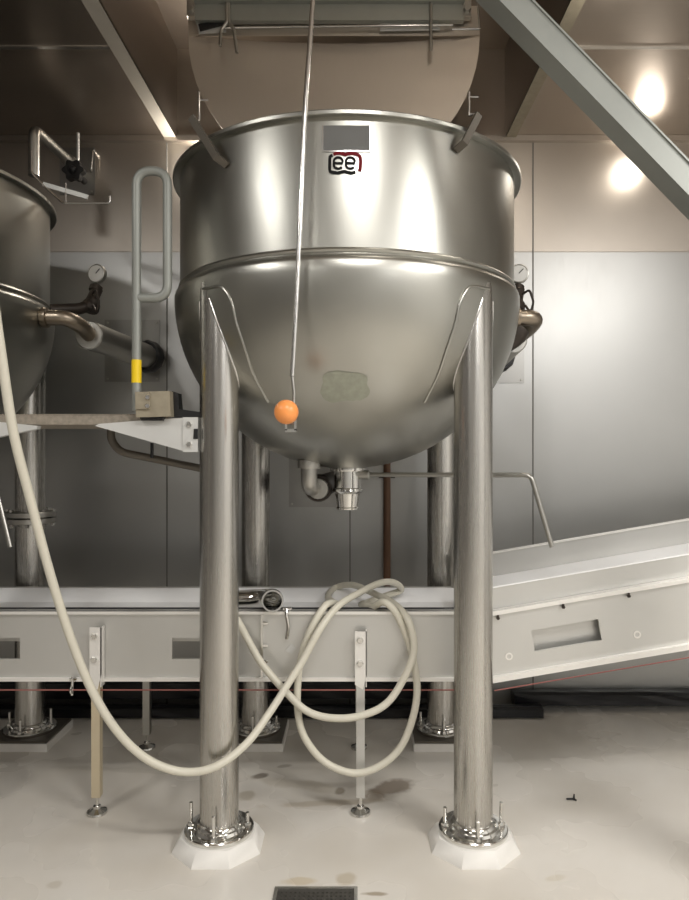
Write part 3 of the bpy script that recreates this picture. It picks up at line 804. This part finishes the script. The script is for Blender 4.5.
hp += [Vector((-.08, 3.18, zbelt + .035)), Vector((-.13, 3.32, zbelt + .04)), P(335, 588, 3.5), P(353, 585, 3.4), P(377, 595, 3.22), P(393, 603, 3.05), P(408, 620, dh_ - .02), P(414, 648, dh_ - .04), P(406, 674, dh_ - .05), P(387, 703, dh_ - .06), P(360, 716, dh_ - .07), P(331, 718, dh_ - .07),
       P(307, 711, dh_ - .06), P(287, 693, dh_ - .05), P(262, 664, dh_ - .03), P(247, 638, dh_), P(237, 620, dh_), P(226, 608, 3.0), P(215, 600, 3.1), Vector((cx(205), 3.2, zbelt + .03))]
b = B(); tube(b, spline(hp, 7), .0155, 12)
tag(obj('hose', b, 'hose', origin=P(185, 772, 2.6)), 'long cream hose hanging before the leg and coiled over the conveyor', 'hose')

# ------------------------------------------------------------------ wall fittings
def wall_plate(x0, y0, x1, y1, label, name='wall_plate', th=.006, d=WALL):
    b = B(); a, c = P(x0, y0, d), P(x1, y1, d)
    box(b, a.x, c.x, d - th, d - .0005, c.z, a.z); bevel(b, .002, 1)
    o = obj(name, b, 'wallplate', origin=(a.x, d, c.z)); tag(o, label, 'plate', 'cover plates on the rear wall')
    for px in (x0 + 3, x1 - 3):
        for py in (y0 + 3, y1 - 3):
            b = B(); bolt(b, P(px, py, d) + Vector((0, -th, 0)), (0, -1, 0), .007, .004); obj('screw', b, 'dull', o)
    return o
wall_plate(105, 320, 160, 382, 'square steel wall plate behind the lagged pipe beside the handrail')
wall_plate(468, 320, 524, 383, 'steel wall plate peeking out behind the right side of the kettle')
wall_plate(289, 452, 352, 507, 'steel wall plate behind the outlet under the kettle')
hp_ = wall_plate(60, 148, 95, 195, 'steel wall plate behind the black star-knob valve')
b = B(); a = P(387, 470, WALL - .04)
tube(b, [(a.x, WALL - .04, .02), (a.x, WALL - .04, a.z + .25)], .022, 14)
vp = obj('wall_pipe', b, 'copper', origin=(a.x, WALL - .04, 0)); tag(vp, 'thin brown vertical pipe on the wall under the kettle', 'pipe')
b = B(); box(b, a.x - .05, a.x + .05, WALL - .03, WALL, a.z - .05, a.z - .03); obj('pipe_clip', b, 'iron', vp)

# filling tap over the left kettle
td = 4.14
tap = thing('filling_tap', 'wall tap with star knob and swan-neck spout above the left kettle', 'tap', P(76, 170, WALL))
e = P(34, 129, 3.62); v0 = P(72, 164, td - .05)
b = B(); tube(b, rounded([P(75, 166, WALL - .01), v0, e, Vector((e.x, e.y, P(0, 176, 3.62).z))], .05, 8), .028, 16); obj('spout', b, 'dull', tap)
b = B(); lathe(b, [(0, 0), (.038, 0), (.04, .01), (.04, .05), (.03, .06), (0, .06)], v0 + (e - v0).normalized() * .0, 20, (e - v0).normalized()); obj('collar', b, 'dull', tap)
b = B(); kc = P(74, 171, td - .16); pts = []
for k in range(48):
    a = 2 * PI * k / 48; r = .056 * (1 + .14 * math.cos(6 * a)); pts.append((kc.x + r * math.cos(a), kc.y, kc.z + r * math.sin(a)))
prism(b, pts, (0, -.02, 0), (0, .02, 0)); bevel(b, .006, 2); tube(b, [kc, kc + Vector((0, .15, 0))], .02, 12); sphere(b, kc + Vector((0, -.02, 0)), .022, 16, 8)
obj('star_knob', b, 'black', tap)
b = B(); q0, q1 = P(76, 163, td - .1), P(78, 133, td - .1)
tube(b, rounded([q0, q0 + Vector((.012, 0, .02)), q1], .01), [.009] * 9, 10); obj('lever', b, 'alu', tap)
b = B(); tube(b, rounded([P(93, 150, WALL - .006), P(93, 150, WALL - .06), P(91, 172, WALL - .06), P(91, 172, WALL - .006)], .03), .006, 8)
obj('handle', b, 'bright', hp_)

# dark lagging lying along the foot of the wall
def wrap(x0, x1, z0, z1, d0, d1, label, seed):
    rnd = random.Random(seed); b = B(); n = max(6, int((x1 - x0) / .12)); rows = []
    for i in range(n + 1):
        x = x0 + (x1 - x0) * i / n; ring = []
        for k in range(10):
            a = 2 * PI * k / 10
            ring.append(b.verts.new((x, (d0 + d1) / 2 + (d1 - d0) / 2 * max(-1, min(1, 1.25 * math.cos(a))) * (1 - .1 * rnd.random()), (z0 + z1) / 2 + (z1 - z0) / 2 * max(-1, min(1, 1.3 * math.sin(a))) * (1 - (.0 if math.sin(a) < 0 else .14) * rnd.random()))))
        rows.append(ring)
    for q, s in zip(rows, rows[1:]):
        for k in range(10): b.faces.new((q[k], q[(k + 1) % 10], s[(k + 1) % 10], s[k]))
    b.faces.new(rows[0][::-1]); b.faces.new(rows[-1])
    tag(obj('wrapped_pipe', b, 'blackwrap', origin=((x0 + x1) / 2, (d0 + d1) / 2, z0), smooth=False), label, 'pipe', 'black wrapped pipes along the foot of the wall')
w0 = WALL - .12
wrap(cx(515, w0), 4.2, .032, .115, w0, WALL - .004, 'black wrapped pipe along the wall foot beneath the sloping conveyor', 1)
wrap(-4.2, cx(541, w0 - .04), .0, .066, w0 - .1, w0 - .004, 'lower black wrapped pipe on the floor behind the kettle legs', 2)
wrap(-4.2, cx(470, w0), .07, .19, w0, WALL - .004, 'upper black wrapped pipe against the wall behind the kettle legs', 3)

# diagonal brace at the upper right
db = 2.2; s_ = .08
A0, A1 = P(560 - 180, 46 - 180 * 1.03, db), P(560 + 255, 46 + 255 * 1.03, db)
b = B(); ax = (A1 - A0).normalized(); up = Vector((-ax.z, 0, ax.x)); up = up if up.z > 0 else -up
A0 = A0 - ax * ((A0.z - CEIL) / ax.z if abs(ax.z) > 0 else 0) if A0.z > CEIL else A0 + ax * ((CEIL - A0.z) / ax.z)
def band(lo, hi, y0, y1):
    prism(b, [A0 + up * lo, A1 + up * lo, A1 + up * hi, A0 + up * hi], (0, y0, 0), (0, y1, 0))
band(-.037, .037, 0, .09)
band(-.040, -.033, -.006, .09); band(.034, .040, -.006, .02)
br = obj('diagonal_brace', b, 'greyrail', origin=A1, smooth=False)
b = B()
tag(br, 'square steel brace crossing the upper right corner diagonally', 'brace')
b = B(); box(b, A1.x + .04, A1.x + .13, db + .0, db + .09, 0, A1.z + .4); bevel(b, .004)
tag(obj('brace_post', b, 'greyrail', origin=(A1.x, db, 0)), 'upright steel post carrying the lower end of the brace', 'post')

# floor drain and a dropped screw
d0 = H * F / (888 - CY); dn = thing('floor_drain', 'dark metal drain cover with pale frame set in the floor', 'drain', (P(316, 888, d0).x, d0 - .15, 0))
xa, xb = P(275, 888, d0).x, P(357.5, 888, d0).x
b = B(); holed(b, [xa, xa + .012, xb - .012, xb], [d0 - .3, d0 - .288, d0 - .012, d0], {(1, 1)}, 0.0005, .006, Matrix(((1, 0, 0, 0), (0, 0, 1, 0), (0, 1, 0, 0), (0, 0, 0, 1)))); obj('frame', b, 'bright', dn)
b = B(); box(b, xa + .012, xb - .012, d0 - .288, d0 - .012, .0003, .003)
rr = random.Random(4)
for i in range(16):
    for j in range(14):
        x = xa + .028 + i * (xb - xa - .056) / 15; y = d0 - .03 - j * .018; s = .0035
        box(b, x - s, x + s * rr.uniform(.6, 1.6), y - s, y + s, .003, .0052)
obj('cover', b, 'drain', dn)
b = B(); q = Vector((P(571, 800, H * F / (800 - CY)).x, H * F / (800 - CY), .005))
tube(b, [q + Vector((-.02, 0, 0)), q + Vector((.012, 0, .0))], .0045, 8); tube(b, [q + Vector((.012, 0, -.004)), q + Vector((.014, 0, .022))], [.006, .003], 8); tube(b, [q + Vector((.012, 0, 0)), q + Vector((.02, -.012, 0))], .004, 8)
tag(obj('screw', b, 'black', origin=(q.x, q.y, 0)), 'small black screw dropped on the bare floor at right', 'screw')
